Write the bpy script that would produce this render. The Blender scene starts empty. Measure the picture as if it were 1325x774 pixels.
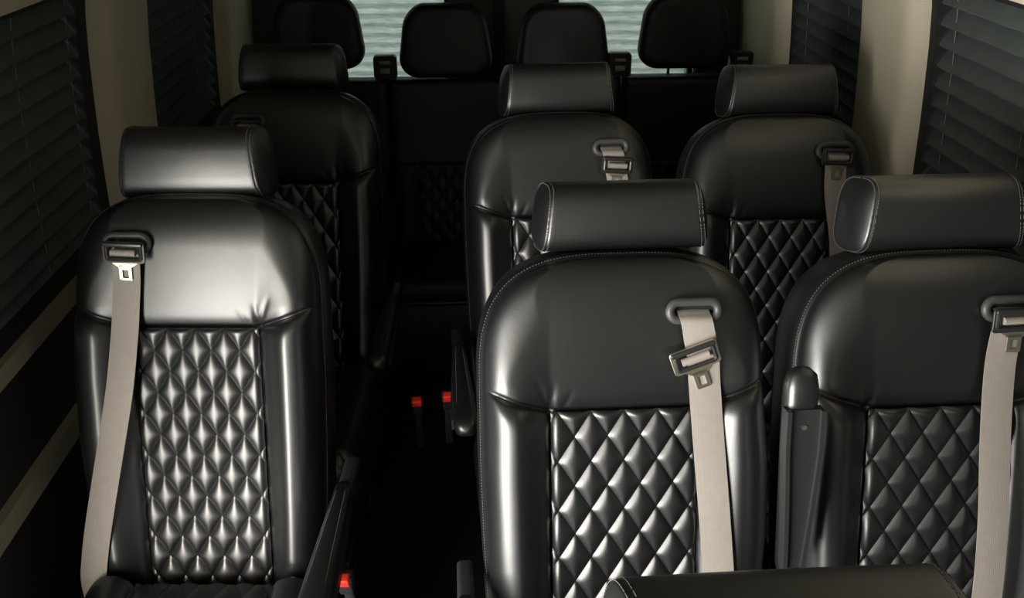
import bpy, math, random
import numpy as np
from mathutils import Vector, Matrix
random.seed(4)
C = bpy.context.scene.collection
PI = math.pi

# ------------------------------------------------------------------ materials
def mat(name, col, rough=.5, metal=0., spec=.5, bump=None, sheen=0, coat=0, emit=None, var=None, bstr=.2):
    m = bpy.data.materials.new(name); m.use_nodes = True
    nt = m.node_tree; b = nt.nodes['Principled BSDF']
    b.inputs['Base Color'].default_value = (*col, 1); b.inputs['Roughness'].default_value = rough
    b.inputs['Metallic'].default_value = metal; b.inputs['Specular IOR Level'].default_value = spec
    b.inputs['Coat Weight'].default_value = coat; b.inputs['Sheen Weight'].default_value = sheen
    tc = nt.nodes.new('ShaderNodeTexCoord')
    if var:
        n = nt.nodes.new('ShaderNodeTexNoise'); n.inputs['Scale'].default_value = var[0]; n.inputs['Detail'].default_value = 4
        nt.links.new(tc.outputs['Object'], n.inputs['Vector'])
        mx = nt.nodes.new('ShaderNodeMix'); mx.data_type = 'RGBA'
        mx.inputs[6].default_value = (*[c*(1-var[1]) for c in col], 1); mx.inputs[7].default_value = (*[min(1, c*(1+var[1])) for c in col], 1)
        nt.links.new(n.outputs['Fac'], mx.inputs[0]); nt.links.new(mx.outputs[2], b.inputs['Base Color'])
    if bump:
        last = None
        for kind, sc, st, ds in bump:
            if kind == 'noise':
                n = nt.nodes.new('ShaderNodeTexNoise'); n.inputs['Scale'].default_value = sc; n.inputs['Detail'].default_value = 3; out = n.outputs['Fac']
            elif kind == 'vor':
                n = nt.nodes.new('ShaderNodeTexVoronoi'); n.inputs['Scale'].default_value = sc; out = n.outputs['Distance']
            else:
                n = nt.nodes.new('ShaderNodeTexWave'); n.inputs['Scale'].default_value = sc; n.bands_direction = kind; out = n.outputs['Fac']
            nt.links.new(tc.outputs['Object'], n.inputs['Vector'])
            bp = nt.nodes.new('ShaderNodeBump'); bp.inputs['Strength'].default_value = st; bp.inputs['Distance'].default_value = ds
            nt.links.new(out, bp.inputs['Height'])
            if last: nt.links.new(last.outputs['Normal'], bp.inputs['Normal'])
            last = bp
        nt.links.new(last.outputs['Normal'], b.inputs['Normal'])
    return m

LEATHER = mat('black_leather', (.0032, .0040, .0042), .385, 0, 1.0, bump=[('noise', 9, .15, .006), ('vor', 420, .10, .0006)], var=(30, .15))
LEATHER_B = mat('black_leather_bench', (.006, .0065, .006), .5, 0, .4, bump=[('noise', 9, .2, .008), ('vor', 420, .10, .0006)])
THREAD = mat('grey_thread', (.11, .106, .095), .7)
PLASTIC = mat('black_plastic', (.02, .02, .02), .35, 0, .5, bump=[('noise', 500, .05, .0004)])
GUIDE = mat('grey_plastic', (.045, .046, .044), .45, 0, .5, bump=[('noise', 500, .06, .0004)])
SLOT = mat('slot_shade_black', (.003, .003, .003), .8)  # black backing plate stands in for the shade inside the belt guide
WEB = mat('beige_webbing', (.27, .245, .218), .62, 0, .3, sheen=.2, bump=[('X', 90, .25, .0005), ('noise', 40, .1, .002)], var=(60, .10))
METAL = mat('brass_steel', (.60, .56, .46), .38, 1)
CHROME = mat('chrome', (.8, .8, .78), .15, 1)
RED = mat('red_button', (.75, .03, .015), .4)
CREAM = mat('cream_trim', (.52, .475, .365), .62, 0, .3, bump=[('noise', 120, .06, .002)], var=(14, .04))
SILL = mat('cream_trim_shaded', (.27, .245, .19), .62, 0, .3, bump=[('noise', 120, .06, .002)], var=(14, .04))  # same cream, darkened to paint in the shade on the lower wall
REARTRIM = mat('rear_door_trim', (.055, .053, .042), .6, bump=[('noise', 120, .06, .002)], var=(14, .05))
BLACKFR = mat('window_frame_black', (.008, .008, .008), .7)
WALLPAN = mat('dark_wall_panel', (.020, .019, .017), .6, bump=[('noise', 200, .1, .001)], var=(10, .1))
BLIND = mat('black_pleated_fabric', (.075, .088, .083), .75, 0, .25, bump=[('noise', 300, .1, .0006)], var=(25, .2))
CORD = mat('blind_cord', (.22, .22, .20), .6)
FLOOR = mat('dark_floor', (.010, .009, .009), .75, 0, .25, bump=[('noise', 150, .15, .002)], var=(40, .3))
CEIL = mat('ceiling_liner', (.12, .112, .09), .8, var=(20, .04))
BASEM = mat('seat_base_metal', (.012, .012, .012), .5, bump=[('noise', 200, .05, .001)])

def glass_mat():
    m = bpy.data.materials.new('tinted_glass'); m.use_nodes = True; nt = m.node_tree; nt.nodes.clear()
    o = nt.nodes.new('ShaderNodeOutputMaterial'); mx = nt.nodes.new('ShaderNodeMixShader')
    t = nt.nodes.new('ShaderNodeBsdfTransparent'); t.inputs['Color'].default_value = (.93, .96, .94, 1)
    g = nt.nodes.new('ShaderNodeBsdfGlossy'); g.inputs['Roughness'].default_value = .03
    f = nt.nodes.new('ShaderNodeFresnel'); f.inputs['IOR'].default_value = 1.45
    nt.links.new(f.outputs[0], mx.inputs[0]); nt.links.new(t.outputs[0], mx.inputs[1]); nt.links.new(g.outputs[0], mx.inputs[2])
    nt.links.new(mx.outputs[0], o.inputs[0]); return m
GLASS = glass_mat()
def translucent_blind():
    m = bpy.data.materials.new('silver_fabric_pleat_shading'); m.use_nodes = True; nt = m.node_tree; nt.nodes.clear()
    o = nt.nodes.new('ShaderNodeOutputMaterial'); mx = nt.nodes.new('ShaderNodeMixShader'); mx.inputs[0].default_value = .75
    tc = nt.nodes.new('ShaderNodeTexCoord'); mp = nt.nodes.new('ShaderNodeMapping'); mp.inputs['Scale'].default_value = (9, 1, 75)
    nz = nt.nodes.new('ShaderNodeTexNoise'); nz.inputs['Scale'].default_value = 1.6; nz.inputs['Detail'].default_value = 5
    cr = nt.nodes.new('ShaderNodeValToRGB'); cr.color_ramp.elements[0].position = .35; cr.color_ramp.elements[1].position = .65
    cr.color_ramp.elements[0].color = (.55, .60, .56, 1); cr.color_ramp.elements[1].color = (.86, .88, .84, 1)
    d = nt.nodes.new('ShaderNodeBsdfDiffuse'); t = nt.nodes.new('ShaderNodeBsdfTranslucent')
    nt.links.new(tc.outputs['Object'], mp.inputs[0]); nt.links.new(mp.outputs[0], nz.inputs['Vector']); nt.links.new(nz.outputs['Fac'], cr.inputs[0])
    wv = nt.nodes.new('ShaderNodeTexWave'); wv.bands_direction = 'Z'; wv.inputs['Scale'].default_value = 8.16; wv.inputs['Distortion'].default_value = .9; wv.inputs['Detail'].default_value = 3; wv.inputs['Detail Scale'].default_value = 3
    cw = nt.nodes.new('ShaderNodeValToRGB'); cw.color_ramp.elements[0].position = .3; cw.color_ramp.elements[0].color = (.60, .66, .61, 1); cw.color_ramp.elements[1].position = .85; cw.color_ramp.elements[1].color = (1, 1, 1, 1)  # pale and dim bands paint the pleats' shading into the fabric colour
    ml = nt.nodes.new('ShaderNodeMix'); ml.data_type = 'RGBA'; ml.blend_type = 'MULTIPLY'; ml.inputs[0].default_value = 1
    nt.links.new(tc.outputs['Object'], wv.inputs['Vector']); nt.links.new(wv.outputs['Fac'], cw.inputs[0]); nt.links.new(cr.outputs[0], ml.inputs[6]); nt.links.new(cw.outputs[0], ml.inputs[7])
    for s in (d, t): nt.links.new(ml.outputs[2], s.inputs['Color'])
    nt.links.new(d.outputs[0], mx.inputs[1]); nt.links.new(t.outputs[0], mx.inputs[2]); nt.links.new(mx.outputs[0], o.inputs[0]); return m
SILVER = translucent_blind()

# ------------------------------------------------------------------ mesh builder
class MB:
    def __init__(s): s.v = []; s.f = []
    def add(s, V, F):
        o = len(s.v); s.v += [tuple(map(float, p)) for p in V]; s.f += [tuple(i+o for i in q) for q in F]; return s
    def grid(s, P, closed_u=False):           # P: (n,m,3)
        P = np.asarray(P); n, m = P.shape[:2]
        F = []
        for i in range(n-1):
            for j in range(m if closed_u else m-1):
                k = (j+1) % m
                F.append((i*m+j, i*m+k, (i+1)*m+k, (i+1)*m+j))
        return s.add(P.reshape(-1, 3), F)
    def loops(s, L, cap0=True, cap1=True):    # list of equal closed loops
        P = np.array(L); n, m = P.shape[:2]; o = len(s.v)
        s.grid(P, True)
        if cap0: s.f.append(tuple(o+j for j in range(m))[::-1])
        if cap1: s.f.append(tuple(o+(n-1)*m+j for j in range(m)))
        return s
    def box(s, c, d, r=0, M=None):            # rounded box: c centre, d full size, r chamfer
        x, y, z = [q/2 for q in d]
        if r <= 0:
            V = [(i*x, j*y, k*z) for i in (-1, 1) for j in (-1, 1) for k in (-1, 1)]
            F = [(0, 1, 3, 2), (4, 6, 7, 5), (0, 4, 5, 1), (2, 3, 7, 6), (0, 2, 6, 4), (1, 5, 7, 3)]
        else:
            r = min(r, x*.99, y*.99, z*.99); lo = []; K = 4
            for k in range(-K, K+1):
                a = (k/K)*PI/2; sc = math.cos(a); zz = math.copysign(z-r, a) + r*math.sin(a) if k else 0
                if k == 0: continue
                ring = []
                for (sx, sy, b0) in ((1, 1, 0), (-1, 1, PI/2), (-1, -1, PI), (1, -1, 1.5*PI)):
                    for q in range(5):
                        b = b0+q*PI/8
                        ring.append((sx*(x-r)+r*sc*math.cos(b), sy*(y-r)+r*sc*math.sin(b), zz))
                lo.append(ring)
            P = np.array(lo); n, m = P.shape[:2]; V = P.reshape(-1, 3); F = []
            for i in range(n-1):
                for j in range(m): F.append((i*m+j, i*m+(j+1) % m, (i+1)*m+(j+1) % m, (i+1)*m+j))
            F.append(tuple(range(m))[::-1]); F.append(tuple((n-1)*m+j for j in range(m)))
        V = [Vector(p) for p in V]
        if M: V = [M @ p for p in V]
        return s.add([(p[0]+c[0], p[1]+c[1], p[2]+c[2]) for p in V], F)
    def tube(s, pts, r, n=8, closed=False, ry=None, up=(0, 1, 0)):
        pts = [Vector(p) for p in pts]; L = []
        N = len(pts)
        for i, p in enumerate(pts):
            if closed: t = pts[(i+1) % N]-pts[i-1]
            else: t = pts[min(i+1, N-1)]-pts[max(i-1, 0)]
            t.normalize(); u = Vector(up); a = t.cross(u)
            if a.length < 1e-4: a = t.cross(Vector((1, .1, 0)))
            a.normalize(); b = a.cross(t)
            rr = r[i] if hasattr(r, '__len__') else r
            L.append([tuple(p+a*rr*math.cos(q*2*PI/n)+b*(ry or rr)*math.sin(q*2*PI/n)) for q in range(n)])
        if closed: L.append(L[0]); return s.loops(L, False, False)
        return s.loops(L)
    def cyl(s, a, b, r, n=16): return s.tube([a, b], r, n)
    def mesh(s, name, m, smooth=True, weld=0, auto=None):
        me = bpy.data.meshes.new(name); me.from_pydata(s.v, [], s.f)
        for mm in (m if isinstance(m, (list, tuple)) else [m]): me.materials.append(mm)
        import bmesh
        bm = bmesh.new(); bm.from_mesh(me)
        bmesh.ops.remove_doubles(bm, verts=bm.verts, dist=weld or 1e-6)
        bmesh.ops.recalc_face_normals(bm, faces=bm.faces)
        if auto is not None:
            for e in bm.edges:
                if len(e.link_faces) == 2 and e.calc_face_angle(0) > auto: e.smooth = False
        bm.to_mesh(me); bm.free()
        for p in me.polygons: p.use_smooth = smooth
        return me
    def obj(s, name, m, parent=None, smooth=True, auto=.7, weld=0):
        o = bpy.data.objects.new(name, s.mesh(name, m, smooth, weld, auto)); C.objects.link(o); o.parent = parent; return o

def tag(o, label=None, cat=None, group=None, kind=None):
    if label: o['label'] = label
    if cat: o['category'] = cat
    if group: o['group'] = group
    if kind: o['kind'] = kind
    return o
def empty(name, loc, rz=0):
    o = bpy.data.objects.new(name, None); C.objects.link(o); o.location = loc; o.rotation_euler = (0, 0, rz); o.empty_display_size = .1; return o
def copy_tree(o, parent=None):
    c = o.copy(); C.objects.link(c); c.parent = parent
    for ch in [q for q in bpy.data.objects if q.parent == o]: copy_tree(ch, c)
    return c

# ------------------------------------------------------------------ passenger seat
A = .285                                     # recline angle of the backrest
SA, CA = math.sin(A), math.cos(A)
def B(x, s, m):                              # backrest frame: across, up the back, forward of the quilt plane
    x, s, m = np.broadcast_arrays(x, s, m)
    return np.stack([x, s*SA-m*CA, .43+s*CA+m*SA], -1)
SQ, SY, ST, WQ, S0 = .5935, .6375, .854, .1295, -.04
PH, PV = .0580, .0905
def halfw(s, side):                          # side: +1 on the belt side, -1 on the aisle side
    s = np.asarray(s, float)
    low = np.interp(s, [-.05, .05, .2, .35, .5, .64], [.225, .240, .256, .264, .262, .248]) if side > 0 else \
          np.interp(s, [-.05, .05, .2, .35, .5, .64], [.220, .228, .238, .243, .245, .243])
    u = np.clip((s-.62)/(ST-.62), 0, 1)
    return low*np.clip(1-u**3.0, 0, 1)**(1/3.2)
def quilt(x, s, s_top, amp):
    a = x/PH+(s-s_top)/PV; b = x/PH-(s-s_top)/PV
    return amp*(np.abs(np.sin(PI*a))*np.abs(np.sin(PI*b)))**.55
def seam_s(ax): return np.where(ax < WQ, SQ, SQ+(ax-WQ)*(SY-SQ)/(.245-WQ))
def front(x, s, w, mir):
    ax = np.abs(x); sg = x*mir
    d = np.clip(1-ax/np.maximum(w, 1e-4), 0, 1)*w
    u = np.clip((s-.62)/(ST-.62), 0, 1)
    dt = (1-u)*(ST-.62)*np.clip(.6+.4*u, 0, 1)
    d = np.where(s > .62, np.minimum(d, dt+.0), d)
    k = 1/(1+np.exp((s-seam_s(ax))/.012)); kR = 1/(1+np.exp((s-.70)/.022)); R = .040*kR+.085*(1-kR); q = np.clip(d/R, 0, 1)
    edge = -.045*(1-np.sqrt(np.clip(1-(1-q)**2, 0, 1)))
    #                    # 1 below the yoke seam
    t = np.clip((ax-WQ)/np.maximum(w-WQ, .01), 0, 1)
    ts_ = np.clip(t/.55, 0, 1); bol = .036*(ts_*ts_*(3-2*ts_)-.12*np.clip(t-.6, 0, 1)*2.5)*(1-.8*t**5)*np.clip((s+.05)/.15, .3, 1)
    yo = .005*np.sin(PI*np.clip((s-SQ)/(ST-SQ), 0, 1)**.7)*(1-.6*np.clip(ax/.25, 0, 1)**2) + .010*np.sin(PI*t**1.2)*np.clip(1-(s-SY)/.15, 0, 1)**1.3*(1-k)
    m = edge+bol*k+yo*(1-k)
    ds = (s-seam_s(ax))*.93
    gd = np.clip(d/.03, .08, 1)
    m = m-gd*(.010*np.exp(-(ds/.0045)**2)+.006*np.exp(-(ds/.016)**2))
    gx = np.exp(-((ax-WQ)/.006)**2)*k; m = m-.010*gx
    m = np.where((ax < WQ) & (s < SQ), -.016, m)
    # pulled creases at the upper corners of the quilted panel
    for cx, cs, ang, L, amp in ((-WQ, SQ, 1.95, .075, .0040), (-WQ, SQ, 1.45, .06, .0035), (-WQ+.02, SQ, 1.15, .05, .002), (WQ, SQ, 1.25, .07, .0035), (WQ, SQ, 1.75, .05, .003)):
        rx, rs = sg-cx, s-cs; al = rx*math.cos(ang)+rs*math.sin(ang); pe = -rx*math.sin(ang)+rs*math.cos(ang)
        m = m-amp*np.exp(-(pe/.0055)**2)*np.clip(al/.012, 0, 1)*np.clip(1-al/L, 0, 1)
    return m

def backrest_mesh(mir):
    """mir +1: belt on the +x side; -1: belt on the -x side"""
    s = np.concatenate([np.linspace(S0, .56, 90), np.linspace(.562, .66, 42)[0:], .662+(ST-.662)*np.sin(np.linspace(.02, PI/2, 56))**1.0])
    u = np.concatenate([np.linspace(-1, -.9, 14)[:-1], np.linspace(-.9, .9, 133), np.linspace(.9, 1, 14)[1:]])
    wR, wL = halfw(s, mir), halfw(s, -mir)
    X = np.where(u[None] > 0, u[None]*wR[:, None], u[None]*wL[:, None]); Sg = np.repeat(s[:, None], len(u), 1)
    W = np.where(u[None] > 0, wR[:, None], wL[:, None])
    Mf = front(X, Sg, W, mir)
    mb = MB(); mb.grid(B(X, Sg, Mf))
    # boundary loop in (x, s) with its front offset
    n = len(s)
    loop = [(X[i, 0], s[i], Mf[i, 0]) for i in range(n)]+[(X[i, -1], s[i], Mf[i, -1]) for i in range(n-1, -1, -1)]
    bottom = [(X[0, j], s[0], Mf[0, j]) for j in range(len(u)-2, 0, -1)]
    full = np.array(loop+bottom)
    N = len(full)
    # outward normal
    nx = np.zeros(N); ns = np.zeros(N)
    P2 = full[:, :2]
    T = np.roll(P2, -2, 0)-np.roll(P2, 2, 0); T /= np.maximum(np.linalg.norm(T, axis=1), 1e-6)[:, None]
    nrm = np.stack([-T[:, 1], T[:, 0]], 1)
    cen = np.array([0, .4]); flip = np.sign(((P2-cen)*nrm).sum(1)); nrm *= flip[:, None]
    rings = []
    for off, dm in ((0, 0), (-.0015, -.002), (0.003, -.006), (.008, -.016), (.010, -.035), (.010, -.06), (.007, -.09), (.002, -.110), (-.012, -.122), (-.03, -.128)):
        m = np.where(np.arange(N) < len(loop), full[:, 2], -.045)
        t = min(1, -dm/.03); m = m*(1-t)+(-.045)*t
        rings.append(B(full[:, 0]+nrm[:, 0]*off, full[:, 1]+nrm[:, 1]*off, m+dm))
    R = np.array(rings); mb.grid(R, True)
    c = len(mb.v); mb.v.append(tuple(B(0, .4, -.175))); base = c-N
    for j in range(N): mb.f.append((base+j, base+(j+1) % N, c))
    # stitches: two rows beside the perimeter seam
    sts = []; pts = np.array(loop)[6:-6]; nn = nrm[6:len(loop)-6]
    for off, dm in ((-.0045, .0014), (.0058, -.009)):
        st = MB(); sts.append(st)
        Q = B(pts[:, 0]+nn[:, 0]*off, pts[:, 1]+nn[:, 1]*off, pts[:, 2]+dm)
        seg = np.linalg.norm(np.diff(Q, axis=0), axis=1); acc = np.concatenate([[0], np.cumsum(seg)])
        t = .0
        while t+.0038 < acc[-1]:
            a = Vector([np.interp(t, acc, Q[:, k]) for k in range(3)]); b = Vector([np.interp(t+.0034, acc, Q[:, k]) for k in range(3)])
            st.tube([a, b], .00055, 4); t += .0055
    return mb.mesh('backrest', LEATHER, auto=None, weld=1e-5), [q.mesh('stitching', THREAD) for q in sts]

def quilt_mesh(name, w, s0, s1, amp, fn, matl, n=12):
    """lattice that follows the stitched diamonds, so every seam is a true crease"""
    import bmesh
    h = (s1-s0)/PV*2; lo, hi = -int(h/2+w/PH+2), int(w/PH+2)
    av = np.arange(lo*n, hi*n+1)/n; bv = np.arange(-hi*n, -lo*n+1)/n
    Aa, Bb_ = np.meshgrid(av, bv, indexing='ij')
    X = PH*(Aa+Bb_)/2; S_ = s1+PV*(Aa-Bb_)/2
    fa, fb = np.abs(np.sin(PI*Aa))+1e-9, np.abs(np.sin(PI*Bb_))+1e-9
    F = (fa**-2.5+fb**-2.5)**(-1/2.5)*2**(1/2.5)
    m = amp*np.where(F < 1e-6, 0, F**.85)
    keep = (np.abs(X) < w+.006) & (S_ > s0-.01) & (S_ < s1+.008)
    idx = -np.ones(X.shape, int); idx[keep] = np.arange(keep.sum())
    V = np.stack([X[keep], S_[keep], m[keep]], -1)
    q = np.stack([idx[:-1, :-1], idx[1:, :-1], idx[1:, 1:], idx[:-1, 1:]], -1).reshape(-1, 4); q = q[(q >= 0).all(1)]
    me = bpy.data.meshes.new('tmp'); me.from_pydata(V.tolist(), [], q.tolist())
    bm = bmesh.new(); bm.from_mesh(me)
    for co_, no in (((w, 0, 0), (1, 0, 0)), ((-w, 0, 0), (-1, 0, 0)), ((0, s1, 0), (0, 1, 0)), ((0, s0, 0), (0, -1, 0))):
        bmesh.ops.bisect_plane(bm, geom=bm.verts[:]+bm.edges[:]+bm.faces[:], plane_co=co_, plane_no=no, clear_outer=True)
    crease = [ed for ed in bm.edges if max(v.co.z for v in ed.verts) < 1e-6]
    for v in bm.verts:
        x, s_, mm = v.co; e = min(w-abs(x), s1-s_, .007)/.007
        mm = mm*(.35+.65*max(0, e)**.6)-.003*(1-max(0, e))
        v.co = fn(np.float64(x), np.float64(s_), np.float64(mm)).tolist()
    bmesh.ops.recalc_face_normals(bm, faces=bm.faces)
    for ed in crease: ed.smooth = False
    me = bpy.data.meshes.new(name); bm.to_mesh(me); bm.free(); me.materials.append(matl)
    for p_ in me.polygons: p_.use_smooth = True
    return me

def soft_bar(prof_d, prof_h, hw_fn, seg=36, n=40, tz=0):
    """headrest roll: closed profile swept across x with domed ends; returns mesh builder in local (x, back, up)"""
    mb = MB(); L = []
    ts = [(-1.0, .02, -.010), (-1., .45, -.007), (-1, .75, -.003), (-.985, .93, .0), (-.965, .985, 0), (-.955, .972, 0), (-.945, .99, 0), (-.92, 1, 0)]
    ts += [(t, 1, 0) for t in np.linspace(-.88, .88, seg)] + [(-a, b, -c) for a, b, c in ts[::-1]]
    for t, sc, dx in ts:
        ring = []
        for k in range(n):
            th = 2*PI*k/n; c, s = math.cos(th), math.sin(th)
            y = prof_d*math.copysign(abs(c)**.66, c)*sc; z = prof_h*math.copysign(abs(s)**.58, s)*sc
            crown = 1
            y += .004*math.cos(t*PI/2)*(-1 if c < 0 else 1)*abs(c)
            x = t*hw_fn(z, y)-(-dx if t < 0 else dx)*(1 if t < 0 else 1)
            x = t*hw_fn(z, y)+(dx if t < 0 else dx)
            ring.append((x, y, z))
        L.append(ring)
    mb.loops(L); return mb

def make_headrest(parent, mir=1, hs=1.0):
    hw = lambda z, y: .146-.016*((z+.065)/.13)+.012*(y+.05)/.1
    mb = soft_bar(.058, .066*hs, hw)
    cs, cm = .921, -.105
    rot = Matrix.Rotation(-A*.9, 4, 'X')
    hx = .010*mir; cpos = Vector(B(hx, cs, cm).tolist())
    mb.v = [tuple(rot @ Vector(p)+cpos) for p in mb.v]
    h = mb.obj('headrest', LEATHER, parent, auto=None)
    n = 90
    for sgn in (-1, 1):
        for t in (.93, .975):
            P = []; st = MB()
            sc = 1.006 if t < .95 else .975
            for k in range(n+1):
                th = 2*PI*k/n; c, s = math.cos(th), math.sin(th)
                y = .058*math.copysign(abs(c)**.66, c)*sc; z = .066*hs*math.copysign(abs(s)**.58, s)*sc
                y += .001*(-1 if c < 0 else 1); P.append(rot @ Vector((sgn*t*hw(z, y), y, z))+cpos)
            for k in range(n): st.tube([P[k], P[k].lerp(P[k+1], .62)], .00055, 4)
            st.obj('stitching', THREAD, h, auto=None)
    for x in (-.035, .035):
        p = MB(); x += hx; a = B(x, .83, cm+.03); b = B(x, .90, cm+.01); p.tube([a, b], .007, 14)
        p.tube([B(x, .846, cm+.025), B(x, .856, cm+.025)], .012, 18); p.obj('headrest_post', CHROME, h)
    return h

def rrect(hx, hz, r, n=8):
    P = []
    for (sx, sz, b0) in ((1, 1, 0), (-1, 1, PI/2), (-1, -1, PI), (1, -1, 1.5*PI)):
        for q in range(n+1):
            b = b0+q*PI/2/n; P.append((sx*(hx-r)+r*math.cos(b), sz*(hz-r)+r*math.sin(b)))
    return P
def plate(outer, holes, th, chamfer=.0006):
    """flat plate with one hole of equal vertex count, in local (x, s) with thickness along m"""
    mb = MB(); o = outer; h = holes
    def ring(pts, m, k=1.0): return [(p[0]*k, p[1]*k, m) for p in pts]
    L = [ring(h, -th/2), ring(o, -th/2, .985), ring(o, -th/2+chamfer), ring(o, th/2-chamfer), ring(o, th/2, .985), ring(h, th/2), ring(h, -th/2)]
    mb.loops(L, False, False); return mb
def place(mb, cx, cs, cm, ang=0, tilt=0):    # (x, s, m) plate coordinates to seat coordinates
    V = np.array(mb.v); c, s = math.cos(ang), math.sin(ang); ct, stt = math.cos(tilt), math.sin(tilt)
    x = V[:, 0]*c-V[:, 1]*s; q = V[:, 0]*s+V[:, 1]*c; m = V[:, 2]
    q2 = q*ct-m*stt; m2 = q*stt+m*ct
    mb.v = [tuple(p) for p in B(cx+x, cs+q2, cm+m2)]; return mb

def smooth_path(P, n=14):
    P = [np.array(p, float) for p in P]; P = [2*P[0]-P[1]]+P+[2*P[-1]-P[-2]]; out = []
    for i in range(1, len(P)-2):
        for k in range(n):
            t = k/n; a, b, c, d = P[i-1:i+3]
            out.append(.5*((2*b)+(-a+c)*t+(2*a-5*b+4*c-d)*t*t+(-a+3*b-3*c+d)*t**3))
    out.append(P[-2]); return np.array(out)

def make_belt(parent, bx, path, tx, ts, tang, tm=.022, gm=.012, gang=0, fm=None, mir=1):
    """belt guide on the shoulder, webbing hanging from it, latch plate on the webbing"""
    g = MB(); R = rrect(.041, .0155, .0155, 8); g.tube([(p[0], p[1], 0) for p in R], .0078, 10, True, up=(0, 0, 1))
    place(g, bx, .768, gm, gang); gd = g.obj('belt_guide', GUIDE, parent)
    sl = MB(); O = rrect(.037, .012, .012, 8); sl.loops([[(p[0], p[1], -.006) for p in O], [(p[0], p[1], -.002) for p in O]]); place(sl, bx, .768, gm-.003, gang); sl.obj('guide_slot_backing', SLOT, gd)
    # webbing
    Q = smooth_path(path)
    w = .0272; sf = np.full(len(Q), -1.)
    for dx in np.linspace(-w, w, 9):
        xx = Q[:, 0]+dx; ww = np.where(xx*mir > 0, halfw(Q[:, 1], 1), halfw(Q[:, 1], -1)); sf = np.maximum(sf, front(xx, Q[:, 1], ww, mir))
    sf = np.array([sf[max(0, i-4):i+5].max() for i in range(len(sf))])+.004
    sf = np.array([sf[max(0, i-6):i+7].mean() for i in range(len(sf))])
    fade = np.clip((.75-Q[:, 1])/.04, 0, 1); Q[:, 2] = np.maximum(Q[:, 2], sf*fade+Q[:, 2]*(1-fade))
    T = np.gradient(Q, axis=0); T /= np.linalg.norm(T, axis=1)[:, None]
    nx = 9; P1 = []; P2 = []
    for q, t in zip(Q, T):
        ac = np.array([-t[1], t[0]]); ac = ac/np.linalg.norm(ac)
        if ac[0] < 0: ac = -ac
        kk = min(1, max(0, (q[1]-.70)/.04)); ac = ac*(1-kk)+np.array([1., 0])*kk; ac /= np.linalg.norm(ac)
        r1 = []; 
        for j in range(nx):
            k = -1+2*j/(nx-1); r1.append((q[0]+ac[0]*w*k, q[1]+ac[1]*w*k, q[2]+.0012*(1-k*k)))
        P1.append(r1)
    P1 = np.array(P1); P2 = P1.copy(); P2[..., 2] -= .0014
    L = [np.concatenate([a, b[::-1]]) for a, b in zip(P1, P2)]
    wb = MB(); wb.loops([B(l[:, 0], l[:, 1], l[:, 2]) for l in L]); web = wb.obj('belt_webbing', WEB, parent, auto=.9)
    # latch plate: moulded frame with slot, steel tongue with square hole
    fr = plate(rrect(.041, .0215, .006, 6), [(p[0]*1.0, p[1]) for p in rrect(.030, .0105, .003, 6)], .0045)
    place(fr, tx, ts, tm, tang, .12); f = fr.obj('latch_plate', fm or PLASTIC, web, auto=.5)
    cv = MB(); R = rrect(.0335, .0145, .005, 4); cv.tube([(p[0], p[1], .0015) for p in R], .0042, 8, True, up=(0, 0, 1)); place(cv, tx, ts, tm, tang, .12); cv.obj('latch_cover', PLASTIC, f)
    bar = MB(); bar.box((0, .016, .003), (.078, .009, .008), .003); place(bar, tx, ts, tm, tang, .12); bar.obj('latch_bar', PLASTIC, f)
    tg = plate([(p[0], p[1]-.042) for p in rrect(.0125, .016, .003, 6)], [(p[0], p[1]-.044) for p in rrect(.0060, .0085, .001, 6)], .0026, .0004)
    # neck
    tg.loops([[(x, s, m) for x, s in ((-.028, -.019), (.028, -.019), (.0125, -.031), (-.0125, -.031))] for m in (-.0013, .0013)])
    place(tg, tx, ts, tm, tang, .12); tg.obj('latch_tongue', METAL, f, auto=.5)
    # the roll of webbing seen inside the slot
    rl = MB(); rl.tube([(-.024, .000, .003), (.024, .000, .003)], .0065, 12); place(rl, tx, ts, tm, tang, .12); rl.obj('webbing_loop', WEB, f)
    return web

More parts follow.
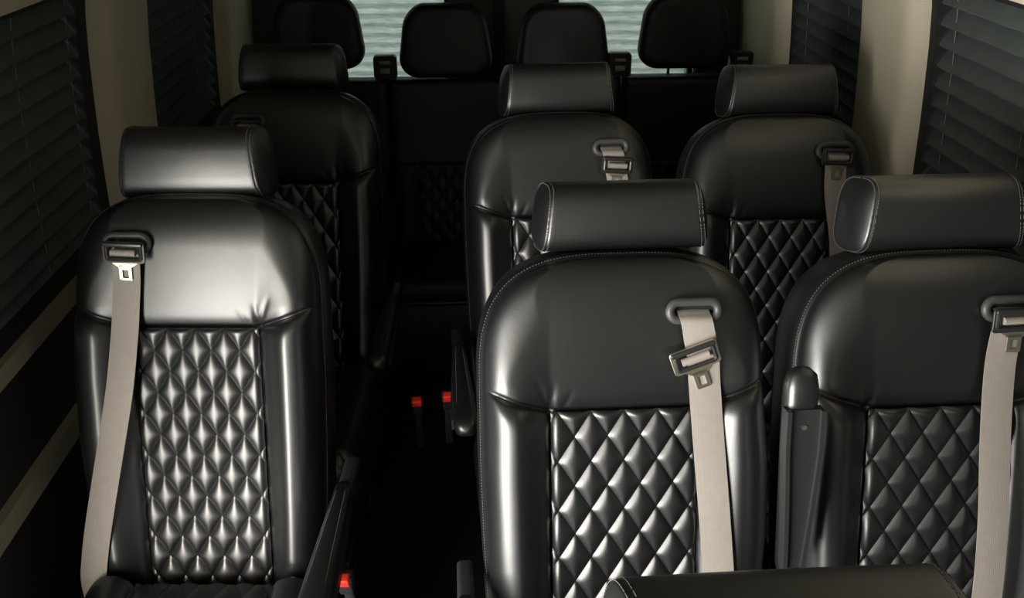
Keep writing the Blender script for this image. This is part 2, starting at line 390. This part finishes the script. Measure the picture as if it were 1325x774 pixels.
def armrest_parts(parent, px, angle, py=.115):
    """arm pivoting at the side of the backrest; local x forward (toward -y) before rotation"""
    L_ = .40; mb = MB(); ring = []
    S = [(.06, .35), (.065, .8), (.08, 1), (.2, 1), (.3, 1.05), (.38, 1.12), (.41, 1.05), (.43, .85), (.439, .5), (.442, .03)]
    n = 24
    for t, k in S:
        r = []
        for q in range(n):
            a = 2*PI*q/n; c, s = math.cos(a), math.sin(a)
            wd = .017+.010*min(1, max(0, (t-.08)/.26)); x = wd*math.copysign(abs(c)**.7, c)*min(k, 1.0); z = .021*math.copysign(abs(s)**.7, s)*k
            r.append((x, -t, z))
        ring.append(r)
    mb.loops(ring)
    sh = MB()                                     # underside shell with raised rims
    def rib(f0, f1, z0, z1):
        L = []
        for y in np.linspace(.09, .378, 14):
            w_ = .012+.013*min(1, (y-.09)/.22); bow = .004*math.sin(PI*(y-.09)/.29)
            L.append([(f0(w_), -y, z0-bow), (f1(w_), -y, z0-bow), (f1(w_), -y, z1-bow), (f0(w_), -y, z1-bow)])
        sh.loops(L)
    rib(lambda w_: -w_-.003, lambda w_: w_+.003, -.012, -.026)
    rib(lambda w_: -w_-.006, lambda w_: -w_+.001, -.008, -.034); rib(lambda w_: w_-.001, lambda w_: w_+.006, -.008, -.034)
    sh.box((0, -.04, -.012), (.032, .16, .03), .010)
    sc = [MB().cyl((0, y, -.024), (0, y, -.0285), .0045, 12) for y in (-.262, -.348)]
    st = MB(); 
    rows = []
    for sx in (-1, 1):
        t = .10; st = MB(); rows.append(st)
        while t < .36: q = .017*(.5+.5*min(1, (t-.08)/.26)); st.tube([(sx*q, -t, .0198), (sx*q, -t-.0034, .0198)], .0006, 4); t += .0056
    pad = mb.obj('armrest', LEATHER, parent, auto=None)
    pad.location = (px, py, .69); pad.rotation_euler = (angle, 0, 0)
    s1 = sh.obj('armrest_underside', PLASTIC, pad)
    for k in sc: k.obj('screw', CHROME, pad)
    for st in rows: st.obj('stitching', THREAD, pad)
    return pad

def cushion_mesh():
    x = np.linspace(-.252, .252, 127); y = np.linspace(.03, .50, 118)
    X, Y = np.meshgrid(x, y)
    d = np.minimum(.252-np.abs(X), .50-Y); q = np.clip(d/.06, 0, 1)
    z = -.045*(1-np.sqrt(np.clip(1-(1-q)**2, 0, 1)))
    t = np.clip((np.abs(X)-.145)/.107, 0, 1); z = z+.022*np.sin(PI*np.clip(t, 0, 1)**.8)
    inside = (np.abs(X) < .145) & (Y < .38)
    z = np.where(inside, z*1+quilt(X, .38-Y+.0, 0, .008)-.004, z)
    z = z-.008*np.exp(-((np.abs(X)-.145)/.004)**2)-.008*np.exp(-((Y-.38)/.004)**2)*(np.abs(X) < .145)
    Z = .50+z
    # rounded plan corners at the front
    r = .07; cx = .252-r; cy = .50-r
    ex = np.clip(np.abs(X)-cx, 0, None); ey = np.clip(Y-cy, 0, None)
    mx = np.maximum(ex, ey); hyp = np.hypot(ex, ey); k = np.where(hyp > 1e-6, mx/np.maximum(hyp, 1e-6), 1)
    k = np.where((ex > 0) & (ey > 0), k, 1)
    X2 = np.sign(X)*(np.minimum(np.abs(X), cx)+ex*k); Y2 = np.minimum(Y, cy)+ey*k
    mb = MB(); mb.grid(np.stack([X2, -Y2, Z], -1))
    P = np.stack([X2, -Y2, Z], -1)
    loop = np.concatenate([P[:, 0], P[-1, 1:], P[-2::-1, -1], P[0, -2:0:-1]])
    c = np.array([0, -.26, 0]); rings = []
    for k, dz in ((1, 0), (.995, -.004), (1.012, -.02), (1.02, -.05), (1.0, -.09), (.96, -.105)):
        q = c+(loop-c)*[k, k, 1]; q[:, 2] = loop[:, 2]*max(0, 1+dz/.03)+(1-max(0, 1+dz/.03))*.455+dz if dz > -.03 else .455+dz
        rings.append(q)
    mb.grid(np.array(rings), True); b = len(mb.v); N = len(loop); mb.v.append((0, -.26, .34))
    for j in range(N): mb.f.append((b-N+j, b-N+(j+1) % N, b))
    return mb.mesh('seat_cushion', LEATHER, weld=1e-5)

def make_buckle(parent, loc, rot=(0, 0, 0)):
    st = MB(); st.tube([(0, .0, -.20), (0, .0, -.10), (0, 0, -.02)], .010, 10, ry=.004); 
    bd = MB(); bd.box((0, 0, 0), (.030, .022, .062), .006); bd.box((0, 0, .020), (.036, .026, .03), .006)
    o = bd.obj('belt_buckle', PLASTIC, parent); o.location = loc; o.rotation_euler = rot
    st.obj('buckle_stalk', PLASTIC, o)
    rb = MB(); rb.box((.0, -.006, .026), (.026, .020, .024), .004); rb.obj('release_button', RED, o)
    return o

def obj_from(name, me, parent):
    o = bpy.data.objects.new(name, me); C.objects.link(o); o.parent = parent; return o
CUSH = cushion_mesh()
QUILT = quilt_mesh('quilted_panel', WQ-.001, -.02, SQ-.001, .0082, lambda X, S_, m: B(X, S_, m-.006), LEATHER)
BK = {1: backrest_mesh(1), -1: backrest_mesh(-1)}
def base_mesh():
    mb = MB(); mb.box((0, -.22, .235), (.36, .34, .25), .02)
    for x in (-.17, .17):
        mb.box((x, -.22, .095), (.035, .40, .05), .008); mb.box((x, -.05, .035), (.05, .06, .07), .008); mb.box((x, -.38, .035), (.05, .06, .07), .008)
    return mb.mesh('seat_base', BASEM)
BASE = base_mesh()

SEATS = []
def seat(X, Y, rz, mir, label, belt=None, arm=None, buckle=((0, 0, 0),), hs=1.0):
    t = empty('passenger_seat', (X, Y, 0), rz)
    tag(t, label, 'seat', 'quilted black leather captain seats in the van')
    bk, st = BK[mir]
    b = obj_from('backrest', bk, t); [obj_from('stitching', q, b) for q in st]
    obj_from('quilted_panel', QUILT, b)
    obj_from('seat_cushion', CUSH, t); obj_from('seat_base', BASE, t)
    make_headrest(t, mir, hs)
    if belt: make_belt(t, mir=mir, **belt)
    if arm: armrest_parts(t, *arm)
    for bx, by, bz in buckle or (): make_buckle(t, (-(.283+bx)*mir, -.115+by, .52+bz), (.35, 0, 0))
    return t

def belt_path(pts): return pts
TOP = (.768, -.002)
seatA = seat(.247, 1.102, .026, 1, 'black seat right of the aisle, its belt latch hanging crooked below the guide',
    dict(bx=.114, path=[(.113, .772, .000), (.113, .764, .014), (.116, .751, .025), (.124, .715, .020), (.128, .690, .024), (.133, .640, .018), (.140, .54, .026), (.150, .40, .040), (.160, .26, .045), (.172, .08, .03), (.175, .0, .02)],
         tx=.1135, ts=.690, tang=.34, tm=.026, fm=METAL), (-.285, .0), buckle=None, hs=.90)
seatB = seat(-.590, 1.429, -.049, -1, 'black captain seat nearest on the left of the aisle, beside the near left window blind',
    dict(bx=-.116, path=[(-.116, .772, .000), (-.116, .764, .014), (-.118, .751, .025), (-.117, .73, .022), (-.124, .66, .018), (-.146, .48, .026), (-.180, .32, .040), (-.215, .16, .045), (-.238, .06, .03), (-.245, .0, .01)],
         tx=-.116, ts=.752, tang=-.04, tm=.030), (.297, .0), buckle=((.040, -.015, .085),), hs=1.10)
seatC = seat(.797, 1.087, .022, 1, 'black captain seat at the right edge of the photo with its armrest folded up',
    dict(bx=.095, path=[(.095, .772, .000), (.095, .764, .014), (.093, .751, .025), (.088, .73, .022), (.084, .66, .018), (.082, .54, .026), (.082, .40, .040), (.080, .26, .045), (.078, .08, .03), (.078, .0, .02)],
         tx=.098, ts=.752, tang=.03, tm=.030), (-.284, -1.76, .035), buckle=None)
seatD = seat(.223, 1.986, .062, 1, 'black middle row seat whose belt latch shows just above the nearer headrest',
    dict(bx=.128, path=[(.128, .772, .000), (.128, .764, .014), (.132, .751, .025), (.138, .715, .020), (.146, .66, .018), (.150, .54, .026), (.160, .40, .030), (.172, .26, .035), (.18, .0, .02)],
         tx=.142, ts=.722, tang=-.08, tm=.026), (-.285, .0), buckle=((.035, .16, .01), (.118, .16, .0)))
seatE = seat(.772, 1.941, -.015, 1, 'black captain seat of the middle row by the wide cream pillar on the right wall',
    dict(bx=.124, path=[(.124, .772, .000), (.124, .764, .014), (.124, .751, .025), (.126, .73, .022), (.130, .66, .018), (.145, .54, .026), (.155, .40, .030), (.16, .26, .035), (.16, .0, .02)],
         tx=.128, ts=.752, tang=-.05, tm=.030), None, buckle=None)
seatF = seat(-.543, 2.272, -.046, -1, 'black middle row seat in deep shade behind the nearest left seat',
    dict(bx=-.112, path=[(-.112, .772, .000), (-.112, .764, .014), (-.112, .751, .025), (-.112, .73, .022), (-.116, .66, .018), (-.13, .48, .026), (-.15, .32, .030), (-.17, .16, .035), (-.18, .0, .02)],
         tx=-.112, ts=.752, tang=-.05, tm=.030), (.285, .0), buckle=None)
seatG = seat(.240, .138, .020, 1, 'black leather headrest of the nearest seat, cut off by the bottom edge of the photo', None, None, buckle=None)

# ------------------------------------------------------------------ rear bench
def bench():
    t = empty('rear_bench_seat', (.110, 3.27, 0)); al = .13
    tag(t, 'dark rear bench seat for four with tall headrests under the rear windows', 'bench seat')
    sa, ca = math.sin(al), math.cos(al); SB = .325
    def Bb(x, s, m): return np.stack(np.broadcast_arrays(x, s*sa-m*ca, .43+s*ca+m*sa), -1)
    xs = [-.698, -.226, .212, .668]
    for i, cx in enumerate([-.668, -.226, .212, .668]):
        w = .2215; s1 = .645
        x = np.linspace(-w, w, 80); s = np.linspace(-.05, s1, 130); X, S_ = np.meshgrid(x, s)
        d = np.minimum(w-np.abs(X), s1-S_); q = np.clip(d/.03, 0, 1)
        m = -.022*(1-np.sqrt(np.clip(1-(1-q)**2, 0, 1)))
        tt = np.clip((np.abs(X)-.115)/(w-.115), 0, 1); k = 1/(1+np.exp((S_-SB)/.008)); m = m+.014*np.sin(PI*tt)*k
        m = m-.007*np.exp(-((S_-SB)/.004)**2)-.006*np.exp(-((np.abs(X)-.115)/.004)**2)*k
        ins = (np.abs(X) < .115) & (S_ < SB); m = m+np.where(ins, quilt(X, S_, SB, .008), 0)
        mb = MB(); mb.grid(Bb(cx+X, S_, m))
        P = Bb(cx+X, S_, m); loop = np.concatenate([P[:, 0], P[-1, 1:], P[-2::-1, -1], P[0, -2:0:-1]])
        b2 = loop+np.array([0, .10*ca, -.10*sa]); mb.loops([loop, b2], False, True)
        mb.obj('backrest', LEATHER_B, t, auto=.9)
        # cushion
        c = MB(); c.box((cx, -.17, .40), (.432, .44, .11), .04); c.obj('seat_cushion', LEATHER_B, t)
        cx = xs[i]
        # headrest: rounded trapezoid pad
        zc = {0: 1.240, 1: 1.204, 2: 1.200, 3: 1.228}[i]; hh = .128; hd = .05; hb = MB(); L = []
        for kf in np.linspace(-1, 1, 17):
            a = kf*PI/2; sc = .74+.26*max(0, math.cos(a))**.55; y = hd*math.sin(a)*1.0
            if abs(kf) == 1: sc = .74
            r = []
            for px, pz in rrect(.166, hh, .075, 9):
                tw = 1+.10*(-pz/hh) - (.06 if pz > 0 else 0)*(pz/hh)**2
                r.append((cx+px*sc*tw, .13+y+.02*pz/hh, zc+pz*(sc+.02)))
            L.append(r)
        hb.loops(L); h = hb.obj('headrest', LEATHER_B, t, auto=None)
        for sx in (-.05, .05):
            p = MB(); p.cyl((cx+sx, .13, 1.04), (cx+sx, .13, 1.14), .006, 12); p.obj('headrest_post', CHROME, h)
    for gx in (-.452, .425, .885):
        g = MB(); R = rrect(.043, .043, .012, 5)
        g.loops([[(gx+p[0]*k, .10+yy, 1.115+p[1]*k) for p in R] for k, yy in ((.9, -.02), (1, -.014), (1, .02), (.9, .026))])
        gd = g.obj('belt_guide', PLASTIC, t)
        s_ = MB(); s_.tube([(gx-.02, .078, 1.135), (gx+.02, .078, 1.135)], .006, 8); s_.tube([(gx-.018, .076, 1.105), (gx+.018, .076, 1.105)], .010, 8); s_.obj('belt_webbing', WEB, gd)
    bs = MB(); bs.box((0, -.15, .17), (1.60, .34, .34), .02); bs.obj('seat_base', BASEM, t)
    tr = MB(); tr.tube([(-.50, -.395, .375), (-.02, -.395, .375)], .006, 8); tr.obj('front_rail', GUIDE, t)
    make_buckle(t, (-.475, -.22, .47), (.5, 0, 0))
bench()

# ------------------------------------------------------------------ van body
def xw(z):                                   # half-profile: how far the wall leans in with height
    return float(np.interp(z, [0, .5, 1.0, 1.2, 1.4, 1.55, 1.7, 1.85, 1.95], [.0, .0, .0, .012, .03, .05, .085, .15, .24]))
XL, XR = -.955, 1.135
def wx(side, z, off=0):                      # off: outward from the inner face
    return (XL+xw(z)-off) if side < 0 else (XR-xw(z)+off)
def slab(mb, side, y0, y1, z0, z1, o0, o1, nz=10):
    zs = np.linspace(z0, z1, nz); L = []
    for z in zs:
        L.append([(wx(side, z, o0), y0, z), (wx(side, z, o0), y1, z), (wx(side, z, o1), y1, z), (wx(side, z, o1), y0, z)])
    mb.loops(L); return mb
YB, YE = -1.35, 3.78
WZ0, WZ1 = .975, 1.585
wins = {-1: [(1.10, 2.16), (2.50, 3.30)], 1: [(.85, 2.17), (2.50, 3.22)]}
for side, nm in ((-1, 'left'), (1, 'right')):
    mb = MB(); (a0, a1), (b0, b1) = wins[side]
    ds, de = (-1.13, .82) if side < 0 else (None, None)
    lo = [(YB, ds), (de, YE)] if side < 0 else [(YB, YE)]
    for y0, y1 in lo: slab(mb, side, y0, y1, 0, WZ0, .0, .07, 6)
    slab(mb, side, YB, YE, 1.60 if side > 0 else 1.62, 1.96, .0, .07, 10)
    ys = ([YB, ds, de, a0] if side < 0 else [YB, a0])
    segs = [(YB, ds), (de, a0), (a1, b0), (b1, YE)] if side < 0 else [(YB, a0), (a1, b0), (b1, YE)]
    for y0, y1 in segs: slab(mb, side, y0, y1, WZ0, 1.62, .0, .07, 10)
    w = mb.obj('wall_'+nm, WALLPAN, smooth=False); w['kind'] = 'structure'
    # windows: black surround + glass
    for i, (y0, y1) in enumerate(wins[side]):
        k = (1 if side < 0 else 3)+i; fr = MB(); 
        for q in ((y0-.02, y0+.03, WZ0-.02, WZ1+.02), (y1-.035, y1+.02, WZ0-.02, WZ1+.02), (y0, y1, WZ1-.006, WZ1+.025), (y0, y1, WZ0-.02, WZ0+.012)):
            slab(fr, side, q[0], q[1], q[2], q[3], -.004, .06, 8)
        f = fr.obj('window_%d' % k, BLACKFR, smooth=False); f['kind'] = 'structure'
        gl = MB(); slab(gl, side, y0+.028, y1-.034, WZ0+.01, WZ1-.004, .050, .055, 10); gl.obj('window_pane', GLASS, f)
    # cream sill rail and lower strip
    cnt = 1 if side < 0 else 2
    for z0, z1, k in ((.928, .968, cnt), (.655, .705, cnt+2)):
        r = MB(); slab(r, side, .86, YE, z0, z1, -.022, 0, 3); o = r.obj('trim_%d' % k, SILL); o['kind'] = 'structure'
    # header above the windows
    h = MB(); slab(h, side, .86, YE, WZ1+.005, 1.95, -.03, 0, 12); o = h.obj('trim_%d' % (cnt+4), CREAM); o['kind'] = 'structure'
    # pillars with soft rounded edges
    pil = [(2.180, 2.520), (3.30, YE)] if side < 0 else [(2.165, 2.52), (3.20, YE)]
    for j, (y0, y1) in enumerate(pil):
        p = MB(); L = []
        for z in np.linspace(.60, 1.93, 26):
            ring = []
            flare = .02*max(0, (1.1-z)/.5)
            for t in np.linspace(0, 1, 17):
                yy = y0-flare+(y1-y0+2*flare)*t; e = min(t, 1-t)*(y1-y0); rr = .05
                off = .045*math.sqrt(max(0, 1-(1-min(e/rr, 1))**2))+.012*math.sin(PI*t)
                ring.append((wx(side, z, -off), yy, z))
            ring += [(wx(side, z, .01), y1+flare, z), (wx(side, z, .01), y0-flare, z)]
            L.append(ring)
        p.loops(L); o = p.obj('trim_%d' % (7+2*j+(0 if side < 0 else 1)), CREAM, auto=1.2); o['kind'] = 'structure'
# floor, ceiling
f = MB(); f.box(((XL+XR)/2, (YB+YE)/2, -.03), (XR-XL+.2, YE-YB+.1, .06)); o = f.obj('floor', FLOOR, smooth=False); o['kind'] = 'structure'
f = MB(); f.box(((XL+XR)/2, (YB+YE)/2, 1.985), (XR-XL+.1, YE-YB+.1, .06)); o = f.obj('ceiling', CEIL, smooth=False); o['kind'] = 'structure'
# aisle threshold strips on the floor
# rear doors and their windows
RY = 3.70; xc = .095
m = MB(); RW = [(-.66, -.120), (.325, .875)]; RZ0, RZ1 = .93, 1.56
m.box((xc, RY+.04, RZ0/2), (XR-XL, .08, RZ0)); m.box((xc, RY+.04, (RZ1+1.96)/2), (XR-XL, .08, 1.96-RZ1))
for x0, x1 in ((XL, RW[0][0]), (RW[0][1], RW[1][0]), (RW[1][1], XR)): m.box(((x0+x1)/2, RY+.04, (RZ0+RZ1)/2), (x1-x0, .08, RZ1-RZ0))
o = m.obj('wall_back', REARTRIM, smooth=False); o['kind'] = 'structure'
s_ = MB(); s_.box((xc-.002, RY-.006, 1.0), (.045, .016, 1.9), .006); o = s_.obj('trim_11', BLACKFR); o['kind'] = 'structure'
for k, (x0, x1) in enumerate(RW):
    fr = MB()
    for c, d in ((((x0+x1)/2, RY-.004, RZ1), (x1-x0+.05, .024, .03)), (((x0+x1)/2, RY-.004, RZ0), (x1-x0+.05, .024, .03)), ((x0, RY-.004, (RZ0+RZ1)/2), (.012, .024, RZ1-RZ0)), ((x1, RY-.004, (RZ0+RZ1)/2), (.012, .024, RZ1-RZ0))): fr.box(c, d, .004)
    f = fr.obj('window_%d' % (5+k), BLACKFR); f['kind'] = 'structure'
    g = MB(); g.box(((x0+x1)/2, RY+.06, (RZ0+RZ1)/2), (x1-x0, .005, RZ1-RZ0)); g.obj('window_pane', GLASS, f, smooth=False)
# front: unseen wall, its opening narrowed to cut the frontal fill light
m = MB(); m.box((xc, YB-.03, .66), (XR-XL+.1, .06, 1.32)); m.box((xc, YB-.03, 1.74), (XR-XL+.1, .06, .44))
o = m.obj('wall_front', WALLPAN, smooth=False); o['kind'] = 'structure'

# ------------------------------------------------------------------ pleated blinds
def side_blind(side, y0, y1, cords, label):
    e = tag(empty('pleated_blind', (wx(side, WZ0, .03), (y0+y1)/2, WZ0)), label, 'window blind', 'pleated window blinds')
    org = np.array(e.location); P = .0485; z = WZ1-.012; rows = []; y0 += .035; y1 -= .04; k = 0
    ys = np.linspace(y0, y1, 40)
    rnd = random.Random(int((y0+side)*100))
    while z > WZ0+.02:
        sag = [rnd.uniform(-.0012, .0012) for _ in ys]
        for dz, o in ((0, .036), (-P*.30, .021), (-P*.62, .009), (-P*.86, .002), (-P*.95, .004), (-P*.985, .034)):
            zz = z+dz
            rows.append([(wx(side, zz, o), y, zz+(sag[i] if dz < -P*.5 else 0)) for i, y in enumerate(ys)])
        z -= P; k += 1
    R = np.array(rows)-org
    mb = MB(); mb.grid(R); R2 = R.copy(); R2[..., 0] += side*.0015; mb.grid(R2[::-1]); mb.obj('pleated_fabric', BLIND, e, auto=.6)
    hr = MB(); slab(hr, side, y0, y1, WZ1-.014, WZ1+.001, .002, .034, 3); hr.v = [tuple(np.array(p)-org) for p in hr.v]; hr.obj('blind_rail', BLACKFR, e)
    hr = MB(); slab(hr, side, y0, y1, z, z+.016, .002, .030, 3); hr.v = [tuple(np.array(p)-org) for p in hr.v]; hr.obj('blind_rail', BLACKFR, e)
    for cy in cords:
        cd = MB()
        cd.tube([np.array((wx(side, z, .0095), cy, z))-org for z in np.linspace(WZ1-.014, WZ0+.03, 14)], .0008, 5)
        cd.obj('blind_cord', CORD, e)
side_blind(-1, *wins[-1][0], [1.52, 1.84, 2.10], 'black pleated blind of the near left window beside the nearest left seat')
side_blind(-1, *wins[-1][1], [2.62, 3.10], 'black pleated blind between the two cream pillars on the left wall')
side_blind(1, *wins[1][0], [1.43, 1.75, 2.07], 'black pleated blind of the near right window above the rightmost headrest')
side_blind(1, *wins[1][1], [2.72, 3.08], 'black pleated blind on the right wall behind the wide cream pillar')
for (x0, x1), lab in zip(RW, ('silver pleated blind glowing in the left rear door window', 'silver pleated blind glowing in the right rear door window')):
    e = tag(empty('pleated_blind', ((x0+x1)/2, RY+.03, RZ0)), lab, 'window blind', 'pleated window blinds')
    org = np.array(e.location); x0 += .007; x1 -= .007; xs = np.linspace(x0, x1, 60); rows = []; z = RZ1-.02; P = .0385; rnd = random.Random(7)
    while z > RZ0+.02:
        for dz, oy in ((0, .010), (-P*.5, -.006)):
            rows.append([(x, RY+.03+oy+.0015*math.sin(x*40+z*30)+rnd.uniform(-.0007, .0007), z+dz+rnd.uniform(-.0007, .0007)) for x in xs])
        z -= P
    rows.append([(x, RY+.04, z) for x in xs])
    mb = MB(); mb.grid(np.array(rows)-org); mb.obj('pleated_fabric', SILVER, e, auto=None)
    hr = MB(); hr.box(((x0+x1)/2-org[0], 0, RZ1-.028-RZ0), (x1-x0, .03, .022), .004); hr.obj('blind_rail', GUIDE, e)
    hr = MB(); hr.box(((x0+x1)/2-org[0], 0, .018), (x1-x0, .026, .014), .004); hr.obj('blind_rail', GUIDE, e)

# ------------------------------------------------------------------ camera
f_px, tilt, yaw, roll, H = 1155.14, .479, .0378, -.0036, 1.88
cam = bpy.data.cameras.new('camera'); co = bpy.data.objects.new('camera', cam); C.objects.link(co)
cam.sensor_width = 36; cam.lens = f_px/1325*36; cam.clip_start = .02
fw = Vector((math.sin(yaw)*math.cos(tilt), math.cos(yaw)*math.cos(tilt), -math.sin(tilt)))
rt = Vector((math.cos(yaw), -math.sin(yaw), 0)); up = rt.cross(fw); dn = -up
c, s = math.cos(roll), math.sin(roll)
rt2 = rt*c-dn*s; dn2 = rt*s+dn*c; up2 = -dn2
M = Matrix((rt2, up2, -fw)).transposed().to_4x4(); M.translation = Vector((0, 0, H)); co.matrix_world = M
bpy.context.scene.camera = co

# ------------------------------------------------------------------ light
def area(name, loc, size, energy, col, direction):
    l = bpy.data.lights.new(name, 'AREA'); l.shape = 'RECTANGLE'; l.size, l.size_y = size; l.energy = energy; l.color = col
    o = bpy.data.objects.new(name, l); C.objects.link(o); o.location = loc
    o.rotation_euler = Vector(direction).to_track_quat('-Z', 'Y').to_euler(); return o
area('daylight_side_door', (-1.10, -.16, .86), (1.9, 1.10), 168, (1, .965, .90), (1, .0, 0))
w = bpy.data.worlds.new('world'); bpy.context.scene.world = w; w.use_nodes = True; nt = w.node_tree
bg = nt.nodes['Background']
sky = nt.nodes.new('ShaderNodeTexSky'); sky.sky_type = 'NISHITA'; sky.sun_disc = False; sky.sun_elevation = math.radians(35); sky.sun_rotation = math.radians(200); sky.dust_density = 6
hs = nt.nodes.new('ShaderNodeMix'); hs.data_type = 'RGBA'; hs.inputs[0].default_value = .88; hs.inputs[7].default_value = (1.0, 1.02, .96, 1)
nt.links.new(sky.outputs[0], hs.inputs[6]); nt.links.new(hs.outputs[2], bg.inputs[0]); bg.inputs[1].default_value = 1.6
vs = bpy.context.scene.view_settings; vs.view_transform = 'Standard'; vs.look = 'None'; vs.gamma = 1; vs.use_curve_mapping = False; vs.exposure = 0
